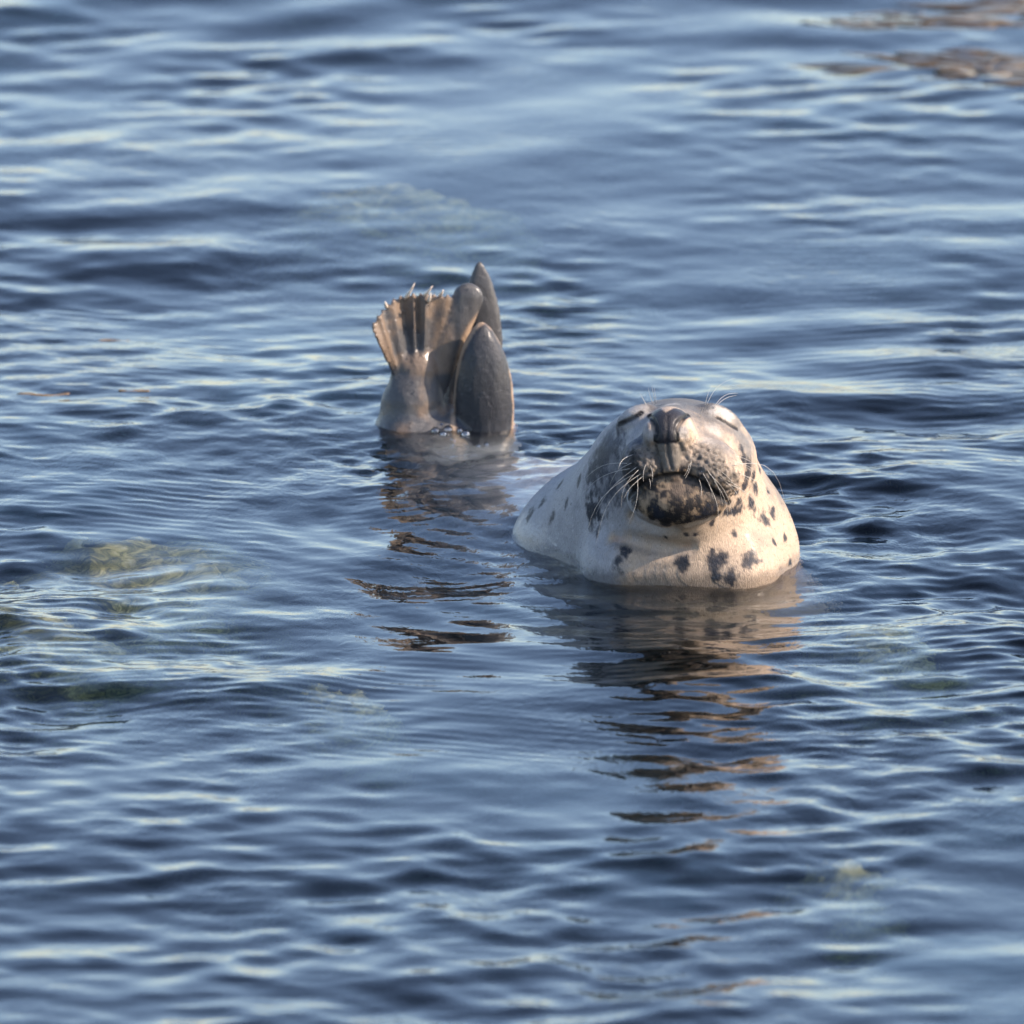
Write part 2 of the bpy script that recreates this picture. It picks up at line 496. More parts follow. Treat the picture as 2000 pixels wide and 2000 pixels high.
# chin and lower lip: black and tan mottling
chin = np.zeros(nv)
for (u, v, r) in ((1320, 965, 62), (1270, 975, 48), (1375, 980, 52), (1330, 1005, 50), (1250, 960, 34), (1405, 990, 30), (1240, 940, 26)):
    dd = np.linalg.norm(V - hit(u, v) + warp * 0.012, axis=1) / (r * MPP)
    chin = np.maximum(chin, 1 - sstep(0.75, 1.1, dd))
mott = fbm(V * 130, 4, 40, 0.65)
chin_c = mixc(np.tile(TAN * 0.75, (nv, 1)), BLACK, sstep(-0.42, -0.12, mott))
chin_c = mixc(chin_c, TAN * 1.1, sstep(0.08, 0.36, fbm(V * 75 + 9, 3, 60)))
col = col + (chin_c - col) * chin[:, None]
for (u, v, r, s) in ((1318, 952, 20, .8), (1345, 950, 14, .7)):
    col = blob(u, v, r, col, np.array([0.25, 0.18, 0.125]), s * 0.55, 0.7, 1.2)
# soft grey mottling between the spots
for _ in range(90):
    i = rng.integers(nv)
    if V[i, 2] < 0.02 or V[i, 1] > -0.05: continue
    q = np.linalg.norm(V - V[i] + warp * 0.012, axis=1)
    col = mixc(col, SILVER * 0.45, (1 - sstep(0.004, rng.uniform(0.012, 0.024), q)) * rng.uniform(0.12, 0.4))
# black hair around the left pad, deepened by painted shade, and along the lip
for (u, v, r, s, c) in ((1236, 905, 20, .85, .020), (1230, 935, 24, .9, .018), (1244, 958, 22, .9, .018), (1252, 935, 18, .7, .03), (1365, 938, 18, .6, .05), (1396, 952, 18, .6, .05), (1420, 975, 20, .75, .04), (1338, 880, 9, .5, .06)):
    col = blob(u, v, r, col, np.array([c * 1.1, c, c * 0.95]), s, 0.7, 1.1)
# dark spots of the coat
SPOTS = [(1092, 948, 12), (1079, 1011, 11), (1036, 1004, 13), (1130, 939, 12), (1165, 1001, 26), (1152, 990, 16), (1158, 930, 22), (1172, 895, 20), (1120, 905, 14),
         (1453, 890, 10), (1464, 905, 13), (1458, 925, 12), (1470, 935, 15), (1476, 950, 9), (1484, 915, 12), (1455, 945, 9), (1449, 875, 9),
         (1428, 1002, 11), (1440, 992, 14), (1468, 988, 13), (1466, 978, 10), (1490, 1012, 10), (1497, 1022, 8), (1508, 1003, 10), (1510, 995, 7), (1433, 1043, 6), (1533, 1051, 7),
         (1392, 1090, 11), (1410, 1088, 11), (1398, 1106, 11), (1394, 1122, 11), (1404, 1126, 8), (1463, 1098, 12), (1472, 1088, 11), (1331, 1101, 12), (1338, 1096, 7),
         (1222, 1081, 10), (1226, 1072, 8), (1205, 1100, 12), (1430, 1130, 13), (1543, 1101, 8), (1362, 1043, 6), (1341, 1046, 5), (1390, 1021, 7),
         (1500, 960, 6), (1512, 1060, 6), (1300, 1050, 4), (1060, 980, 9), (1480, 870, 8), (1105, 985, 8), (1440, 960, 6),
         (1370, 1012, 15), (1390, 1006, 14), (1415, 1000, 10), (1300, 1026, 8), (1285, 1000, 10)]
for (u, v, r) in SPOTS:
    col = blob(u, v, r * 1.1, col, SLATE, 0.95, 0.45, 1.0, (1.0, 1.0, 1.12))
# scattered small ones where the photograph does not see
for _ in range(130):
    i = rng.integers(nv)
    if V[i, 2] < 0.0 or V[i, 1] > -0.32 and V[i, 1] < 0.2 or V[i, 1] < -0.30 and NRM[i, 1] < 0.1: continue
    q = np.linalg.norm(V - V[i] + warp * 0.008, axis=1)
    col = mixc(col, SLATE * 1.3, (1 - sstep(0.006, 0.013, q)) * 0.85)
# nose leather
def chart(p):
    r = p - CAM; zc = r[:, 1] * C_ - r[:, 2] * S_
    return np.c_[1000 + FPX * r[:, 0] / zc, 1000 - FPX * (r[:, 1] * S_ + r[:, 2] * C_) / zc]
def sd_polygon(q, poly):
    a = np.array(poly, float); b = np.roll(a, -1, 0); d = np.full(len(q), 1e9); ins = np.zeros(len(q), bool)
    for p0, p1 in zip(a, b):
        e = p1 - p0; w = q - p0
        h = np.clip((w @ e) / (e @ e), 0, 1)
        d = np.minimum(d, np.linalg.norm(w - h[:, None] * e, axis=1))
        c = ((p0[1] > q[:, 1]) != (p1[1] > q[:, 1]))
        with np.errstate(divide='ignore', invalid='ignore'):
            ins ^= c & (q[:, 0] < (p1[0] - p0[0]) * (q[:, 1] - p0[1]) / (p1[1] - p0[1] + 1e-12) + p0[0])
    return np.where(ins, -d, d)
noz = np.zeros(nv); low_m = np.zeros(nv)
fr_ = np.where((V[:, 1] < -0.54) & (V[:, 2] > 0.15) & (NRM[:, 1] < 0.2))[0]
quv = chart(V[fr_]) + warp[fr_][:, :2] * 1.6
pad_poly = [(1264, 811), (1273, 806), (1289, 798), (1301, 806), (1315, 797), (1330, 799), (1346, 809), (1333, 817), (1325, 827), (1321, 840), (1321, 853), (1324, 866), (1304, 868), (1283, 866), (1281, 852), (1279, 834), (1274, 820)]
lip_poly = [(1280, 864), (1328, 864), (1332, 884), (1330, 905), (1322, 920), (1310, 926), (1300, 918), (1288, 905), (1281, 888)]
noz[fr_] = 1 - sstep(-1.2, 2.0, sd_polygon(quv, pad_poly))
low_m[fr_] = 1 - sstep(-3, 4, sd_polygon(quv, lip_poly))
col = mixc(col, np.array([0.135, 0.118, 0.098]), low_m * (0.75 + 0.25 * sstep(-0.3, 0.3, streak)))
col = mixc(col, LEATHER, noz)
noz = np.maximum(noz, low_m * 0.6)
for (u, v, r) in ((1270, 850, 11), (1336, 845, 12)):
    col = blob(u, v, r, col, np.array([0.30, 0.275, 0.25]), 0.9, 0.4, 0.3)
for (pts, w, c, s) in ((MOUTH, .0050, BLACK * .7, 1), (NOS_L, .0042, BLACK * 0.4, 1), (NOS_R, .0040, BLACK * 0.4, 1), (EYE_L, .0040, BLACK, 1), (EYE_R, .0028, BLACK, 1),
                       (PHIL, .0022, LEATHER * 0.7, .7), (CREASE, .006, np.array([0.36, 0.20, 0.11]), .7), (PADL, .004, BLACK, .6), (PADR, .003, BLACK * 2, .4)):
    dd = sd_poly(V, pts, [0.0] * len(pts))
    col = mixc(col, c, (1 - sstep(w * 0.7, w * 1.5, dd)) * s)
# whisker follicles: rows of dark dots on the pads
for (_, u, v) in FOL:
    col = blob(u, v, random.uniform(2.8, 4.6), col, BLACK * 2, random.uniform(0.6, 0.95), 0.5, 0.9)
# flippers: brown-grey, with the tan of sunlit pleats painted onto the upper fan
fl = sstep(0.42, 0.50, V[:, 1]) * sstep(-0.08, 0.0, V[:, 2])
flc = mixc(np.tile(np.array([0.070, 0.068, 0.068]), (nv, 1)), np.array([0.165, 0.118, 0.084]), sstep(-0.25, 0.35, fbm(V * 28, 3, 70) + sstep(0.05, 0.17, V[:, 2]) * 0.6 - 0.25) * sstep(-0.085, -0.105, V[:, 0]))
lq = (V - LEAF_C) / np.array(LEAF_R)
lrad = ((np.abs(lq[:, 0]) * LEAF_R[0] + 0.018) / 0.066) ** 2 + (lq[:, 2] * LEAF_R[2] / 0.146) ** 2
near_f = sstep(1.25, 1.1, lrad) * sstep(0.64, 0.625, V[:, 1])
flc = mixc(flc, np.array([0.024, 0.025, 0.029]), near_f * 0.92)  # face of the near flipper painted dark, as turned from the sun
flc = mixc(flc, np.array([0.36, 0.25, 0.165]), near_f * sstep(0.91, 0.97, lrad + 0.05 * warp[:, 0]) * 0.85)
tq = (V - P(945, 650, 0.69)) / np.array([0.029, 0.03, 0.116])
flc = mixc(flc, np.array([0.060, 0.058, 0.058]), sstep(1.3, 1.1, tq[:, 0] ** 2 + tq[:, 2] ** 2) * sstep(0.655, 0.672, V[:, 1]) * 0.8)
col = col + (flc - col) * fl[:, None]
# soaked hair along the waterline is darker
col = mixc(col, col * 0.55, sstep(0.020, 0.006, V[:, 2] + 0.010 * warp[:, 0]) * (1 - back))
# general variation of the hair
col *= (1 + 0.10 * streak + 0.10 * fbm(V * 18, 3, 33))[:, None]
col = np.clip(col, 0.008, 0.8)
wet = np.clip(sstep(0.05, 0.0, V[:, 2] + 0.012 * warp[:, 0]) + noz * 0.22 + fl * 0.55, 0, 1)

m_seal, n, l = new_mat('wet_seal_fur')
out = n.new('ShaderNodeOutputMaterial'); bs = n.new('ShaderNodeBsdfPrincipled')
at = n.new('ShaderNodeAttribute'); at.attribute_name = 'coat'
aw = n.new('ShaderNodeAttribute'); aw.attribute_name = 'wet'
tc = n.new('ShaderNodeTexCoord')
hairv = mapping(n, l, tc.outputs['Object'], (3.0, 1.0, 0.8), (0.3, 0, 0))
hn = noise(n, l, hairv, 260, 4, 0.65)
hn2 = noise(n, l, tc.outputs['Object'], 60, 4, 0.6, 0.6)
mixh = n.new('ShaderNodeMix'); mixh.data_type = 'RGBA'; mixh.blend_type = 'OVERLAY'; mixh.inputs[0].default_value = 0.32
l.new(at.outputs['Color'], mixh.inputs[6]); l.new(ramp(n, l, hn, [(0.28, (0.22,) * 3), (0.72, (0.78,) * 3)]), mixh.inputs[7])
l.new(mixh.outputs[2], bs.inputs['Base Color'])
rr = n.new('ShaderNodeMapRange'); l.new(aw.outputs['Fac'], rr.inputs[0]); rr.inputs[3].default_value = 0.55; rr.inputs[4].default_value = 0.26
l.new(rr.outputs[0], bs.inputs['Roughness'])
bs.inputs['IOR'].default_value = 1.4; bs.inputs['Specular IOR Level'].default_value = 0.32; bs.inputs['Coat Weight'].default_value = 0.16; bs.inputs['Coat Roughness'].default_value = 0.22
l.new(math_node(n, l, 'ADD', math_node(n, l, 'MULTIPLY', aw.outputs['Fac'], 0.40), 0.04), bs.inputs['Coat Weight'])
hsum = math_node(n, l, 'ADD', math_node(n, l, 'MULTIPLY', hn, 0.7), math_node(n, l, 'MULTIPLY', hn2, 0.6))
bp = n.new('ShaderNodeBump'); bp.inputs['Strength'].default_value = 0.8; bp.inputs['Distance'].default_value = 0.0022
l.new(hsum, bp.inputs['Height']); l.new(bp.outputs[0], bs.inputs['Normal'])
l.new(bs.outputs[0], out.inputs[0])

seal = empty('grey_seal', (0.1, 0.1, 0))
tag(seal, 'spotted grey seal basking with closed eyes, head and hind flippers above water', 'seal')
OFF = np.array([0.1, 0.1, 0.0])
body = mesh_obj('body', V - OFF, F, m_seal, seal)
ca = body.data.color_attributes.new('coat', 'FLOAT_COLOR', 'POINT')
ca.data.foreach_set('color', np.c_[col, np.ones(nv)].astype(np.float32).ravel())
wa = body.data.attributes.new('wet', 'FLOAT', 'POINT'); wa.data.foreach_set('value', wet.astype(np.float32))

# ---- whiskers
m_wh, n, l = new_mat('whisker_keratin')
out = n.new('ShaderNodeOutputMaterial'); bs = n.new('ShaderNodeBsdfPrincipled')
tc = n.new('ShaderNodeTexCoord')
l.new(ramp(n, l, noise(n, l, tc.outputs['Object'], 30, 2), [(0.3, (0.42, 0.38, 0.32)), (0.7, (0.66, 0.62, 0.55))]), bs.inputs['Base Color'])
bs.inputs['Roughness'].default_value = 0.35
l.new(bs.outputs[0], out.inputs[0])

def tube(pts, radii, k=5):
    pts = np.array(pts); vs, fs = [], []
    up = np.array([0.13, 0.4, 0.9])
    for i, p in enumerate(pts):
        t = pts[min(i + 1, len(pts) - 1)] - pts[max(i - 1, 0)]; t = t / np.linalg.norm(t)
        a = np.cross(t, up); a /= np.linalg.norm(a) + 1e-9; b = np.cross(t, a)
        for j in range(k):
            w = 2 * math.pi * j / k
            vs.append(p + radii[i] * (a * math.cos(w) + b * math.sin(w)))
    for i in range(len(pts) - 1):
        for j in range(k):
            fs.append((i * k + j, i * k + (j + 1) % k, (i + 1) * k + (j + 1) % k, (i + 1) * k + j))
    fs.append(tuple(range(k))[::-1]); fs.append(tuple((len(pts) - 1) * k + j for j in range(k)))
    return vs, fs

def whisker(root, tip_uv, y_tip, sag, r=0.00055):
    root = np.array(root); tip = P(*tip_uv, y_tip)
    L = np.linalg.norm(tip - root); pts = []
    for i in range(9):
        t = i / 8
        p = root + (tip - root) * t
        p = p + sag * math.sin(math.pi * t) * L
        pts.append(p)
    vs, fs = tube(np.array(pts) - OFF, [r * (1 - 0.75 * i / 8) for i in range(9)])
    return mesh_obj('whisker', vs, fs, m_wh, seal)

WH = [  # root uv, tip uv, tip depth, sag
    ((1236, 888), (1208, 918), -0.62, (-.12, -.05, .10)), ((1262, 905), (1257, 940), -0.64, (-.05, -.05, 0)), ((1270, 908), (1273, 942), -0.64, (.06, -.05, 0)),
    ((1250, 915), (1214, 992), -0.62, (-.14, -.08, .05)), ((1244, 912), (1164, 1004), -0.58, (-.08, -.08, .05)), ((1252, 925), (1163, 1070), -0.60, (-.10, -.10, .12)),
    ((1240, 925), (1143, 1052), -0.57, (-.10, -.08, .10)), ((1232, 915), (1134, 968), -0.55, (-.05, -.08, .10)),
    ((1228, 905), (1138, 940), -0.54, (-.05, -.05, .12)), ((1245, 930), (1226, 1025), -0.62, (.08, -.08, 0)), 
    ((1256, 930), (1218, 975), -0.63, (-.10, -.05, 0)), 
    ((1268, 935), (1270, 955), -0.64, (.03, -.05, 0)), ((1240, 902), (1190, 950), -0.58, (-.1, -.05, .10)),
    ((1350, 898), (1338, 935), -0.64, (.05, -.06, 0)), ((1346, 905), (1336, 930), -0.64, (.04, -.05, 0)), ((1370, 920), (1393, 975), -0.62, (.06, -.06, .03)),
    ((1378, 915), (1412, 990), -0.61, (.08, -.06, .06)), ((1385, 925), (1434, 1035), -0.58, (.08, -.08, .10)), ((1392, 910), (1450, 975), -0.58, (.05, -.08, .08)),
    ((1400, 905), (1475, 955), -0.55, (.03, -.08, .10)), ((1405, 898), (1488, 940), -0.52, (.02, -.08, .10)), ((1398, 890), (1498, 925), -0.50, (0, -.06, .10)),
    ((1410, 915), (1490, 965), -0.52, (.03, -.08, .10)), ((1402, 930), (1455, 1010), -0.56, (.08, -.08, .08)), ((1412, 935), (1475, 1005), -0.54, (.06, -.08, .10)),
    ((1395, 940), (1420, 1030), -0.59, (.10, -.08, .05)), ((1365, 935), (1370, 968), -0.63, (.05, -.05, 0)), ((1384, 945), (1398, 1050), -0.59, (.10, -.08, .04)),
    ((1418, 925), (1520, 1000), -0.48, (.04, -.06, .12)), ((1422, 945), (1500, 1040), -0.50, (.06, -.06, .10)), ((1425, 910), (1540, 1040), -0.46, (.10, -.06, .22)),
    ((1415, 902), (1505, 950), -0.50, (.02, -.06, .10)), ((1376, 890), (1400, 868), -0.60, (.02, -.05, .04)),
]
for (ru, tu, y, s) in WH:
    whisker(hit(*ru, head_base), tu, y, np.array(s), 0.00036)
BR = [((1262, 782), (1250, 768), -0.47, (-.03, 0, .05)), ((1275, 780), (1266, 757), -0.47, (-.02, 0, .02)), ((1279, 779), (1273, 754), -0.47, (0, 0, .02)), ((1282, 778), (1277, 752), -0.47, (0, 0, 0)),
      ((1377, 784), (1391, 751), -0.47, (-.03, 0, .03)), ((1379, 785), (1436, 738), -0.46, (-.08, 0, .12)), ((1392, 790), (1441, 768), -0.45, (-.03, 0, .16)), ((1394, 791), (1438, 772), -0.45, (-.03, 0, .10)),
      ((1368, 808), (1374, 795), -0.52, (-.02, 0, .02))]
for (ru, tu, y, s) in BR:
    whisker(hit(ru[0], ru[1] + 8, head_base), tu, y, np.array(s), 0.00038)

# ---- short guard hairs of the dry coat
def tri_area_pick(num, mask_v):
    f = F[mask_v[F].all(1)]
    A = V[f]; ar = np.linalg.norm(np.cross(A[:, 1] - A[:, 0], A[:, 3] - A[:, 0]), axis=1)
    pick = rng.choice(len(f), num, p=ar / ar.sum())
    w = rng.dirichlet((1, 1, 1, 1), num)
    f = f[pick]
    mixv = lambda a: (a[f] * w[:, :, None]).sum(1)
    nn = mixv(NRM); nn /= np.linalg.norm(nn, axis=1)[:, None]
    return mixv(V), nn, mixv(col), (noz[f] * w).sum(1)
hp, hn_, hc, hz_ = tri_area_pick(46000, (V[:, 2] > 0.012) & (V[:, 1] < -0.02))
ok = hz_ < 0.2
for pts in (EYE_L, EYE_R, MOUTH, NOS_L, NOS_R): ok &= sd_poly(hp, pts, [0.0] * len(pts)) > 0.005
hp, hn_, hc = hp[ok], hn_[ok], hc[ok]
NOSE = P(1306, 850, -0.60)
fd = hp - NOSE; fd[:, 2] -= 0.9 * np.clip(0.2 - hp[:, 2], 0, 1)        # hair lies back and down from the nose
fd -= (fd * hn_).sum(1)[:, None] * hn_; fd /= np.linalg.norm(fd, axis=1)[:, None] + 1e-9
fd += 0.35 * np.c_[vnoise(hp * 80, 301), vnoise(hp * 80, 302), vnoise(hp * 80, 303)] + rng.normal(0, 0.12, hp.shape)
fd -= (fd * hn_).sum(1)[:, None] * hn_; fd /= np.linalg.norm(fd, axis=1)[:, None] + 1e-9
sd_ = np.cross(hn_, fd)
muz = 1 - 0.45 * (np.linalg.norm(hp - NOSE, axis=1) < 0.10)
Ls = (rng.uniform(0.005, 0.0095, len(hp)) * muz)[:, None]; Ws = rng.uniform(0.00018, 0.00034, len(hp))[:, None]
lift = rng.uniform(0.03, 0.12, len(hp))[:, None]
r0 = hp - hn_ * 0.0004
mid = r0 + fd * Ls * 0.55 + hn_ * Ls * lift * 0.75
tipp = r0 + fd * Ls + hn_ * Ls * lift
HV = np.stack([r0 - sd_ * Ws, r0 + sd_ * Ws, mid + sd_ * Ws * 0.8, mid - sd_ * Ws * 0.8, tipp], 1).reshape(-1, 3)
b0 = np.arange(len(hp)) * 5
hq = np.stack([b0, b0 + 1, b0 + 2, b0 + 3], -1); ht = np.stack([b0 + 3, b0 + 2, b0 + 4], -1)
m_fur, n, l = new_mat('guard_hair')
out = n.new('ShaderNodeOutputMaterial'); bs = n.new('ShaderNodeBsdfPrincipled')
at = n.new('ShaderNodeAttribute'); at.attribute_name = 'coat'
l.new(at.outputs['Color'], bs.inputs['Base Color']); bs.inputs['Roughness'].default_value = 0.5; bs.inputs['Specular IOR Level'].default_value = 0.25
l.new(bs.outputs[0], out.inputs[0])
fur = mesh_obj('fur', HV - OFF, [hq, ht], m_fur, seal)
hc = hc * rng.uniform(0.75, 1.12, len(hc))[:, None]
fa = fur.data.color_attributes.new('coat', 'FLOAT_COLOR', 'POINT')
fa.data.foreach_set('color', np.c_[np.repeat(hc, 5, 0), np.ones(len(hc) * 5)].astype(np.float32).ravel())
fur['kind'] = 'stuff'
# ---- beads of water on the coat
def ico(r, k=1):
    t = (1 + 5 ** 0.5) / 2
    v = np.array([(-1, t, 0), (1, t, 0), (-1, -t, 0), (1, -t, 0), (0, -1, t), (0, 1, t), (0, -1, -t), (0, 1, -t), (t, 0, -1), (t, 0, 1), (-t, 0, -1), (-t, 0, 1)], float)
    f = np.array([(0, 11, 5), (0, 5, 1), (0, 1, 7), (0, 7, 10), (0, 10, 11), (1, 5, 9), (5, 11, 4), (11, 10, 2), (10, 7, 6), (7, 1, 8), (3, 9, 4), (3, 4, 2), (3, 2, 6), (3, 6, 8), (3, 8, 9), (4, 9, 5), (2, 4, 11), (6, 2, 10), (8, 6, 7), (9, 8, 1)])
    v /= np.linalg.norm(v[0])
    for _ in range(k):
        tri = v[f]; a, b, c = tri[:, 0], tri[:, 1], tri[:, 2]
        ab, bc, ca_ = a + b, b + c, c + a
        m = len(f); nvv = np.concatenate([a, b, c, ab, bc, ca_]); nvv /= np.linalg.norm(nvv, axis=1)[:, None]
        r_ = np.arange(m)
        f = np.concatenate([np.stack([r_, r_ + 3 * m, r_ + 5 * m], -1), np.stack([r_ + 3 * m, r_ + m, r_ + 4 * m], -1), np.stack([r_ + 5 * m, r_ + 4 * m, r_ + 2 * m], -1), np.stack([r_ + 3 * m, r_ + 4 * m, r_ + 5 * m], -1)])
        key, inv = np.unique(np.round(nvv, 6), axis=0, return_inverse=True)
        v, f = key, inv.reshape(-1)[f]
    return v * r, f
m_drop, n, l = new_mat('water_bead')
out = n.new('ShaderNodeOutputMaterial'); fr = n.new('ShaderNodeFresnel'); fr.inputs[0].default_value = 1.45
gs = n.new('ShaderNodeBsdfGlossy'); gs.inputs['Roughness'].default_value = 0.04; tr = n.new('ShaderNodeBsdfTransparent'); mx_ = n.new('ShaderNodeMixShader')
l.new(fr.outputs[0], mx_.inputs[0]); l.new(tr.outputs[0], mx_.inputs[1]); l.new(gs.outputs[0], mx_.inputs[2]); l.new(mx_.outputs[0], out.inputs[0])
dv, df = ico(1.0, 1)
dp, dn_, _, _ = tri_area_pick(260, (V[:, 2] > 0.004) & (V[:, 2] < 0.10) & (V[:, 1] < -0.25))
dp2, dn2, _, _ = tri_area_pick(260, (V[:, 2] > 0.0) & (V[:, 1] > 0.5))
dp = np.concatenate([dp, dp2]); dn_ = np.concatenate([dn_, dn2])
dr = rng.uniform(0.0004, 0.0009, len(dp)) ** 1.0
DVv = (dp[:, None, :] + dn_[:, None, :] * 0.0006 + dv[None] * dr[:, None, None]).reshape(-1, 3)
DF = (df[None] + (np.arange(len(dp)) * len(dv))[:, None, None]).reshape(-1, 3)
drops = mesh_obj('water_droplets', DVv - OFF, DF, m_drop, seal); drops['kind'] = 'stuff'

# ---- claws of the spread flipper
m_claw, n, l = new_mat('claw_horn')
out = n.new('ShaderNodeOutputMaterial'); bs = n.new('ShaderNodeBsdfPrincipled'); tc = n.new('ShaderNodeTexCoord')
l.new(ramp(n, l, noise(n, l, tc.outputs['Object'], 90, 3), [(0.3, (0.42, 0.33, 0.25)), (0.7, (0.72, 0.62, 0.50))]), bs.inputs['Base Color'])
bs.inputs['Roughness'].default_value = 0.3; l.new(bs.outputs[0], out.inputs[0])
for (a, b) in (((791, 584), (810, 553)), ((828, 578), (845, 558)), ((836, 590), (842, 572)), ((859, 578), (866, 566)), ((755, 600), (752, 588))):
    p0 = hit(*a); p1 = P(*b, p0[1] - 0.012)
    pts = [p0 + (p1 - p0) * t + np.array([0, -0.004, 0]) * math.sin(math.pi * t) for t in np.linspace(0, 1, 6)]
    vs, fs = tube(np.array(pts) - OFF, [0.0026, 0.0030, 0.0027, 0.0022, 0.0015, 0.0005], 8)
    mesh_obj('claw', vs, fs, m_claw, seal)

# ------------------------------------------------------------------ water
wx = axis([(-1600, -200, 60), (-200, -30, 8), (-30, -6, 0.8), (-6, -2.2, 0.12), (-2.2, -1.2, 0.025), (-1.2, 1.2, 0.012), (1.2, 2.2, 0.025), (2.2, 6, 0.12), (6, 30, 0.8), (30, 200, 8), (200, 1600, 60)])
wy = axis([(-1600, -200, 60), (-200, -40, 8), (-40, -14, 0.6), (-14, -5.5, 0.06), (-5.5, -3.6, 0.018), (-3.6, -1.7, 0.009), (-1.7, 1.6, 0.0052), (1.6, 3.0, 0.009), (3.0, 6.0, 0.014), (6.0, 12, 0.05), (12, 40, 0.4), (40, 200, 6), (200, 2400, 60)])
gx, gy = np.meshgrid(wx, wy, indexing='xy')
shape = gx.shape
px_, py_ = gx.ravel(), gy.ravel()
near = (np.abs(px_) < 7) & (py_ > -15) & (py_ < 13)
hx, hy = px_[near], py_[near]
q2 = np.c_[hx, hy, np.zeros(len(hx))]
gust = fbm(q2 * np.array([0.9, 0.55, 1]), 3, 80)                    # patches of rougher and calmer water
gust3 = fbm(q2 * np.array([1.5, 1.0, 1]) + 31, 3, 95)
gust2 = fbm(q2 * np.array([2.4, 1.2, 1]) + 5, 3, 90)
H = np.zeros(len(hx)); DX = np.zeros(len(hx)); DY = np.zeros(len(hx))
cellx = np.where(np.abs(hx) < 1.21, 0.012, np.where(np.abs(hx) < 2.2, 0.025, 0.12))
celly = np.select([(hy > -1.7) & (hy < 1.6), (hy > -3.6) & (hy < 3.0), (hy > -5.5) & (hy < 6.0)], [0.0052, 0.009, 0.018], 0.06)
def add_waves(num, l0, l1, slope, spread, mean, mod):
    global H, DX, DY
    for _ in range(num):
        lam = math.exp(rng.uniform(math.log(l0), math.log(l1)))
        th = mean + rng.normal(0, spread)
        kx, ky = math.cos(th), math.sin(th)
        k = 2 * math.pi / lam; a = slope / k * rng.uniform(0.6, 1.3)
        fade = np.clip((lam / (abs(kx) * cellx + abs(ky) * celly) - 2.6) / 2.0, 0, 1)
        ph = k * (kx * hx + ky * hy) + rng.uniform(0, 7)
        aa = a * mod * fade
        H += aa * np.sin(ph); c = aa * np.cos(ph) * 0.6
        DX += c * kx; DY += c * ky
one = np.ones(len(hx))
mid = 0.72 + 0.40 * np.exp(-((hy + 0.2) / 1.5) ** 2)             # livelier water around the animal
heavy = np.clip(np.exp(2.6 * gust2) * 0.70, 0.1, 2.0) * mid
add_waves(9, 0.9, 2.2, 0.009, 0.45, R(-80), one)
add_waves(26, 0.22, 0.70, 0.0112, 0.85, R(-85), np.clip(np.exp(2.4 * gust3) * 0.8, 0.15, 1.9) * mid)
add_waves(44, 0.09, 0.24, 0.0112, 1.05, R(-95), heavy)
add_waves(40, 0.040, 0.10, 0.0100, 1.2, R(-90), heavy)
for (sd, mean) in ((601, -62), (611, -90), (621, -118), (631, -80)):       # trains of parallel capillary ripples, in patches
    pm_ = sstep(0.05, 0.55, fbm(q2 * np.array([1.6, 1.3, 1]) + sd, 3, sd)) * mid
    add_waves(7, 0.020, 0.042, 0.030, 0.10, R(mean), pm_)
DY -= 1.2 * H      # near faces steeper than the backs
# rings spreading from the seal
for (cx, cy, amp, lam, dec, seed) in ((0.30, -0.30, 0.0028, 0.115, 0.5, 1), (-0.07, 0.62, 0.0018, 0.07, 0.3, 2), (0.12, 0.1, 0.003, 0.07, 0.3, 3)):
    r = np.hypot((hx - cx), (hy - cy)) + 0.02 * gust2
    H += amp * np.sin(2 * math.pi * r / lam + seed) * np.exp(-r / dec) * sstep(0.05, 0.2, r)
# churned water over the back
ch = np.exp(-(((hx + 0.05) / 0.22) ** 2 + ((hy - 0.38) / 0.24) ** 2))
H += 0.013 * ch * fbm(q2 * np.array([34, 30, 1]), 4, 120, 0.62)
# the surface clings to the wet coat
near_s = (hx > -0.4) & (hx < 0.6) & (hy > -0.65) & (hy < 0.85)
ds = seal_sdf(np.c_[hx[near_s], hy[near_s], np.zeros(near_s.sum())])
calm = 1 - 0.5 * np.exp(-np.maximum(ds, 0) / 0.05)
H[near_s] = H[near_s] * calm + 0.003 * np.exp(-np.maximum(ds, 0) / 0.010)
wz = np.zeros(len(px_)); wz[near] = H
qx, qy = px_.copy(), py_.copy(); qx[near] += DX; qy[near] += DY
nxw, nyw = shape[1], shape[0]
ii = np.arange(nxw * nyw).reshape(nyw, nxw)
wf = np.stack([ii[:-1, :-1], ii[:-1, 1:], ii[1:, 1:], ii[1:, :-1]], -1).reshape(-1, 4)
WV = np.c_[qx, qy, wz]
# close the body of water: skirt and floor
ring = np.concatenate([ii[0, :], ii[1:, -1], ii[-1, -2::-1], ii[-2:0:-1, 0]])
nb = len(WV)
low = WV[ring].copy(); low[:, 2] = -6.0
cen = np.array([[0, 400, -6.0]])
WV = np.concatenate([WV, low, cen])
m_ = len(ring); a = ring; b = np.roll(ring, -1); la = nb + np.arange(m_); lb = nb + np.roll(np.arange(m_), -1)
side = np.stack([b, a, la, lb], -1)
bot = np.stack([lb, la, np.full(m_, nb + m_)], -1)
m_water, n, l = new_mat('sea_water')
out = n.new('ShaderNodeOutputMaterial')
gl = n.new('ShaderNodeBsdfGlass'); gl.inputs['IOR'].default_value = 1.333; gl.inputs['Roughness'].default_value = 0.012
gl.inputs['Color'].default_value = (1, 1, 1, 1)
tc = n.new('ShaderNodeTexCoord')
v1 = mapping(n, l, tc.outputs['Object'], (1.0, 0.62, 1.0), (0, 0, 0.25))
n1 = noise(n, l, v1, 34, 3, 0.55, 0.5)
v2 = mapping(n, l, tc.outputs['Object'], (1.0, 0.5, 1.0), (0, 0, -0.5))
n2 = noise(n, l, v2, 85, 2, 0.5, 0.3)
pat = noise(n, l, mapping(n, l, tc.outputs['Object'], (1, 0.5, 1)), 2.6, 2, 0.5)
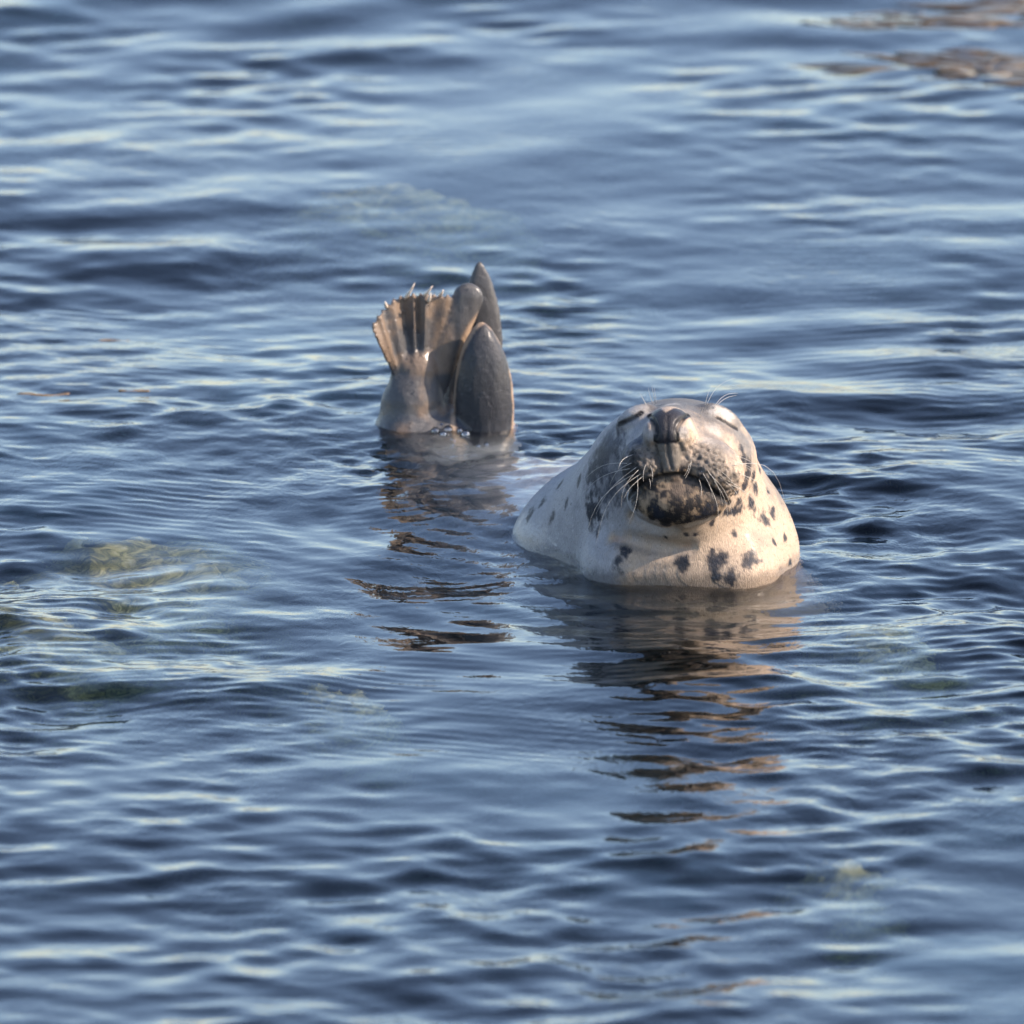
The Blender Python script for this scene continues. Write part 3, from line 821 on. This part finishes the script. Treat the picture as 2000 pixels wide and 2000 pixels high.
pm = n.new('ShaderNodeMapRange'); l.new(pat, pm.inputs[0]); pm.inputs[1].default_value = 0.38; pm.inputs[2].default_value = 0.66; pm.inputs[3].default_value = 0.12; pm.inputs[4].default_value = 1.0
hh = math_node(n, l, 'ADD', n1, math_node(n, l, 'MULTIPLY', n2, 0.35))
hh = math_node(n, l, 'MULTIPLY', hh, pm.outputs[0])
bp = n.new('ShaderNodeBump'); bp.inputs['Strength'].default_value = 1.0; bp.inputs['Distance'].default_value = 0.0018
l.new(hh, bp.inputs['Height']); l.new(bp.outputs[0], gl.inputs['Normal'])
va = n.new('ShaderNodeVolumeAbsorption'); va.inputs['Color'].default_value = (0.22, 0.44, 0.56, 1); va.inputs['Density'].default_value = 2.8
l.new(gl.outputs[0], out.inputs['Surface']); l.new(va.outputs[0], out.inputs['Volume'])
water = mesh_obj('water', WV, [wf, side, bot], m_water)
tag(water, kind='structure')

# ------------------------------------------------------------------ sea bed
bx = axis([(-1500, -60, 40), (-60, -8, 1.5), (-8, 8, 0.12), (8, 60, 1.5), (60, 1500, 40)])
by = axis([(-1500, -60, 40), (-60, -14, 1.5), (-14, 14, 0.12), (14, 60, 1.5), (60, 2300, 40)])
gx, gy = np.meshgrid(bx, by, indexing='xy')
bp_ = np.c_[gx.ravel(), gy.ravel(), np.zeros(gx.size)]
bz = -0.80 + 0.34 * fbm(bp_ * 0.55, 4, 200) + 0.12 * fbm(bp_ * 2.2, 3, 210)
bz = np.minimum(bz, -0.66)
bi = np.arange(gx.size).reshape(gx.shape)
bf = np.stack([bi[:-1, :-1], bi[:-1, 1:], bi[1:, 1:], bi[1:, :-1]], -1).reshape(-1, 4)
m_bed, n, l = new_mat('weedy_sea_bed')
out = n.new('ShaderNodeOutputMaterial'); bs = n.new('ShaderNodeBsdfPrincipled'); tc = n.new('ShaderNodeTexCoord')
c1 = ramp(n, l, noise(n, l, tc.outputs['Object'], 1.6, 5, 0.6), [(0.38, (0.018, 0.024, 0.018)), (0.50, (0.05, 0.06, 0.03)), (0.56, (0.20, 0.19, 0.09)), (0.64, (0.50, 0.48, 0.36))])
l.new(c1, bs.inputs['Base Color']); bs.inputs['Roughness'].default_value = 0.8
bpn = n.new('ShaderNodeBump'); bpn.inputs['Strength'].default_value = 0.6; bpn.inputs['Distance'].default_value = 0.03
l.new(noise(n, l, tc.outputs['Object'], 14, 4), bpn.inputs['Height']); l.new(bpn.outputs[0], bs.inputs['Normal'])
l.new(bs.outputs[0], out.inputs[0])
bed = mesh_obj('sea_bed', np.c_[bp_[:, :2], bz], bf, m_bed)
tag(bed, kind='structure')

# ------------------------------------------------------------------ things in the water
def wh(x, y):
    """height of the water at a point"""
    a, b = x, y
    for _ in range(4):
        i = np.searchsorted(wy, b) * nxw + np.searchsorted(wx, a)
        a, b = x - (qx[i] - px_[i]), y - (qy[i] - py_[i])
    return float(wz[np.searchsorted(wy, b) * nxw + np.searchsorted(wx, a)])

m_weed, n, l = new_mat('brown_wrack')
out = n.new('ShaderNodeOutputMaterial'); bs = n.new('ShaderNodeBsdfPrincipled'); tc = n.new('ShaderNodeTexCoord')
l.new(ramp(n, l, noise(n, l, tc.outputs['Object'], 9, 4), [(0.3, (0.015, 0.010, 0.005)), (0.5, (0.055, 0.033, 0.012)), (0.7, (0.115, 0.072, 0.025))]), bs.inputs['Base Color'])
bs.inputs['Roughness'].default_value = 0.35; l.new(bs.outputs[0], out.inputs[0])

def frond(c, ang, L, W, name, parent=None, off=None, lift=0.006):
    """a wavy ribbon lying on the water"""
    k = 14; ca, sa = math.cos(ang), math.sin(ang)
    bend = random.uniform(-0.5, 0.5); top, vs, fs = [], [], []
    ph = random.uniform(0, 6)
    for i in range(k + 1):
        t = i / k
        a = ang + bend * (t - 0.5) * 2
        cx = c[0] + (t - 0.5) * L * math.cos(ang + bend * (t - 0.5)); cy = c[1] + (t - 0.5) * L * math.sin(ang + bend * (t - 0.5))
        w = W * (0.25 + 0.75 * math.sin(math.pi * min(1, t * 0.92 + 0.05))) * (1 + 0.25 * math.sin(9 * t + ph))
        nx_, ny_ = -math.sin(a), math.cos(a)
        for sgn in (-1, 0, 1):
            x, y = cx + nx_ * w * sgn * 0.5, cy + ny_ * w * sgn * 0.5
            z = wh(x, y) + lift + 0.0012 * math.sin(7 * t + ph + sgn * 0.8)
            top.append((x, y, z))
    o = np.array(off) if off is not None else np.zeros(3)
    m = len(top)
    vs = [np.array(p) - o for p in top] + [np.array(p) - o - np.array([0, 0, 0.004]) for p in top]
    for i in range(k):
        for j in (0, 1):
            a = i * 3 + j; fs.append((a, a + 1, a + 4, a + 3)); fs.append((m + a, m + a + 3, m + a + 4, m + a + 1))
        for j in (0, 2):
            a = i * 3 + j; fs.append((a, a + 3, m + a + 3, m + a) if j == 0 else (a, m + a, m + a + 3, a + 3))
    fs += [(0, m, m + 1, 1), (1, m + 1, m + 2, 2)]
    e = k * 3; fs += [(e, e + 1, m + e + 1, m + e), (e + 1, e + 2, m + e + 2, m + e + 1)]
    return mesh_obj(name, vs, fs, m_weed, parent)

RAFTS = [  # u0, u1, v, v spread, fronds, label
    (1590, 2040, 120, 14, 30, 'long brown seaweed raft floating at the upper right, nearest of the three'),
    (1640, 1940, 30, 12, 14, 'thin broken strip of olive brown seaweed near the top right edge'),
    (1880, 2040, 4, 10, 12, 'dark brown seaweed clump in the top right corner of the picture')]
for (u0, u1, v, dv_, nf, lab) in RAFTS:
    c0 = PW((u0 + u1) / 2, v)
    t = tag(empty('floating_seaweed', c0), lab, 'seaweed', 'seaweed floating on the water')
    for _ in range(nf):
        uu = u0 + (u1 - u0) * random.random() ** 0.7
        c = PW(uu, v + random.gauss(0, dv_) + (uu - u0) / (u1 - u0) * 8)
        frond(c, random.gauss(0, 0.35), random.uniform(0.08, 0.22), random.uniform(0.02, 0.05), 'frond', t, c0, 0.0015)
m_scrap, n, l = new_mat('bleached_wrack')
out = n.new('ShaderNodeOutputMaterial'); bs = n.new('ShaderNodeBsdfPrincipled'); tc = n.new('ShaderNodeTexCoord')
l.new(ramp(n, l, noise(n, l, tc.outputs['Object'], 40, 3), [(0.3, (0.10, 0.06, 0.03)), (0.7, (0.26, 0.18, 0.09))]), bs.inputs['Base Color'])
bs.inputs['Roughness'].default_value = 0.4; l.new(bs.outputs[0], out.inputs[0])
for (u, v, L, W, a, lab) in ((85, 774, 0.085, 0.007, 0.1, 'longest pale brown weed strand floating near the left picture edge'),
                             (262, 770, 0.05, 0.006, -0.1, 'short brown weed scrap floating between the left edge and the flippers'),
                             (222, 652, 0.05, 0.007, 0.0, 'brown weed scrap floating farthest off, up and left of the flippers')):
    o = frond(PW(u, v), a, L, W, 'weed_scrap', None, None, 0.001)
    o.data.materials[0] = m_scrap
    tag(o, lab, 'seaweed', 'small weed scraps on the water')

# weed-covered stones just under the surface
m_rock, n, l = new_mat('weedy_stone')
out = n.new('ShaderNodeOutputMaterial'); bs = n.new('ShaderNodeBsdfPrincipled'); tc = n.new('ShaderNodeTexCoord')
l.new(ramp(n, l, noise(n, l, tc.outputs['Object'], 17, 6, 0.7, 1.2), [(0.38, (0.03, 0.035, 0.016)), (0.48, (0.13, 0.12, 0.036)), (0.58, (0.32, 0.27, 0.09)), (0.70, (0.48, 0.42, 0.24))]), bs.inputs['Base Color'])
bs.inputs['Roughness'].default_value = 0.7; l.new(bs.outputs[0], out.inputs[0])
def stone(u, v, top, rx, ry, rz, seed, lab):
    c = PW(u, v) + np.array([0, 0.9 * -top, top - rz])
    v0, f0 = ico(1.0, 4)
    dsp = 1 + 0.30 * fbm(v0 * 2.2 + seed % 97, 5, seed, 0.6)
    vv = v0 * dsp[:, None] * np.array([rx, ry, rz])
    o = mesh_obj('submerged_stone', vv, f0, m_rock); o.location = c
    tag(o, lab, 'stone', 'weedy stones under the surface')
stone(230, 1085, -0.10, 0.30, 0.42, 0.50, 401, 'yellow-green weedy stone showing through the water left of the seal')
stone(10, 1110, -0.13, 0.17, 0.20, 0.50, 402, 'olive weedy stone under the surface at the left picture edge')
stone(1690, 1225, -0.13, 0.16, 0.16, 0.50, 404, 'pale stone under the surface at right, lower than the seal')
stone(640, 1350, -0.13, 0.13, 0.13, 0.50, 405, 'greenish stone under the foreground water below and left of the seal')
stone(760, 385, -0.10, 0.26, 0.22, 0.50, 406, 'green-tan weedy stone under the far water above the flippers')
stone(1640, 1690, -0.13, 0.12, 0.12, 0.50, 407, 'pale green stone under the water at lower right')
stone(50, 1215, -0.09, 0.17, 0.20, 0.50, 403, 'brownish weedy stone under water, lower left, close to the picture edge')

# ------------------------------------------------------------------ bubbles beside the flippers
m_bub, n, l = new_mat('bubble_film')
out = n.new('ShaderNodeOutputMaterial'); fr = n.new('ShaderNodeFresnel'); fr.inputs[0].default_value = 1.6; fa_ = math_node(n, l, 'ADD', fr.outputs[0], 0.14)
gs = n.new('ShaderNodeBsdfGlossy'); gs.inputs['Roughness'].default_value = 0.03; tr = n.new('ShaderNodeBsdfTransparent'); mx_ = n.new('ShaderNodeMixShader')
l.new(fa_, mx_.inputs[0]); l.new(tr.outputs[0], mx_.inputs[1]); l.new(gs.outputs[0], mx_.inputs[2]); l.new(mx_.outputs[0], out.inputs[0])
bv, bf_ = ico(1.0, 3)
bm_ = None
BUB = ((850, 850, 9, 'clear bubble at the left end of the cluster before the hind flippers'), (862, 845, 12, 'largest clear bubble in the cluster before the hind flippers'),
       (875, 849, 10, 'clear bubble at the right end of the larger cluster below the flippers'), (866, 856, 8, 'lowest clear bubble of the larger cluster below the flippers'),
       (898, 850, 7, 'small bubble left in the pair below the folded flipper'), (909, 857, 10, 'rounder bubble right in the pair below the folded flipper'),
       (934, 870, 5, 'tiny bubble trailing right of the bubble pair'), (950, 868, 5, 'tiny bubble farthest right of the bubble trail'))
for i, (u, v, r, lab) in enumerate(BUB):
    c = PW(u, v); c[2] = wh(c[0], c[1]) + r * MPP * 0.25
    o = mesh_obj('bubble', bv, bf_, m_bub); o.scale = (r * MPP,) * 3; o.location = c
    tag(o, lab, 'bubble', 'bubbles below the hind flippers')
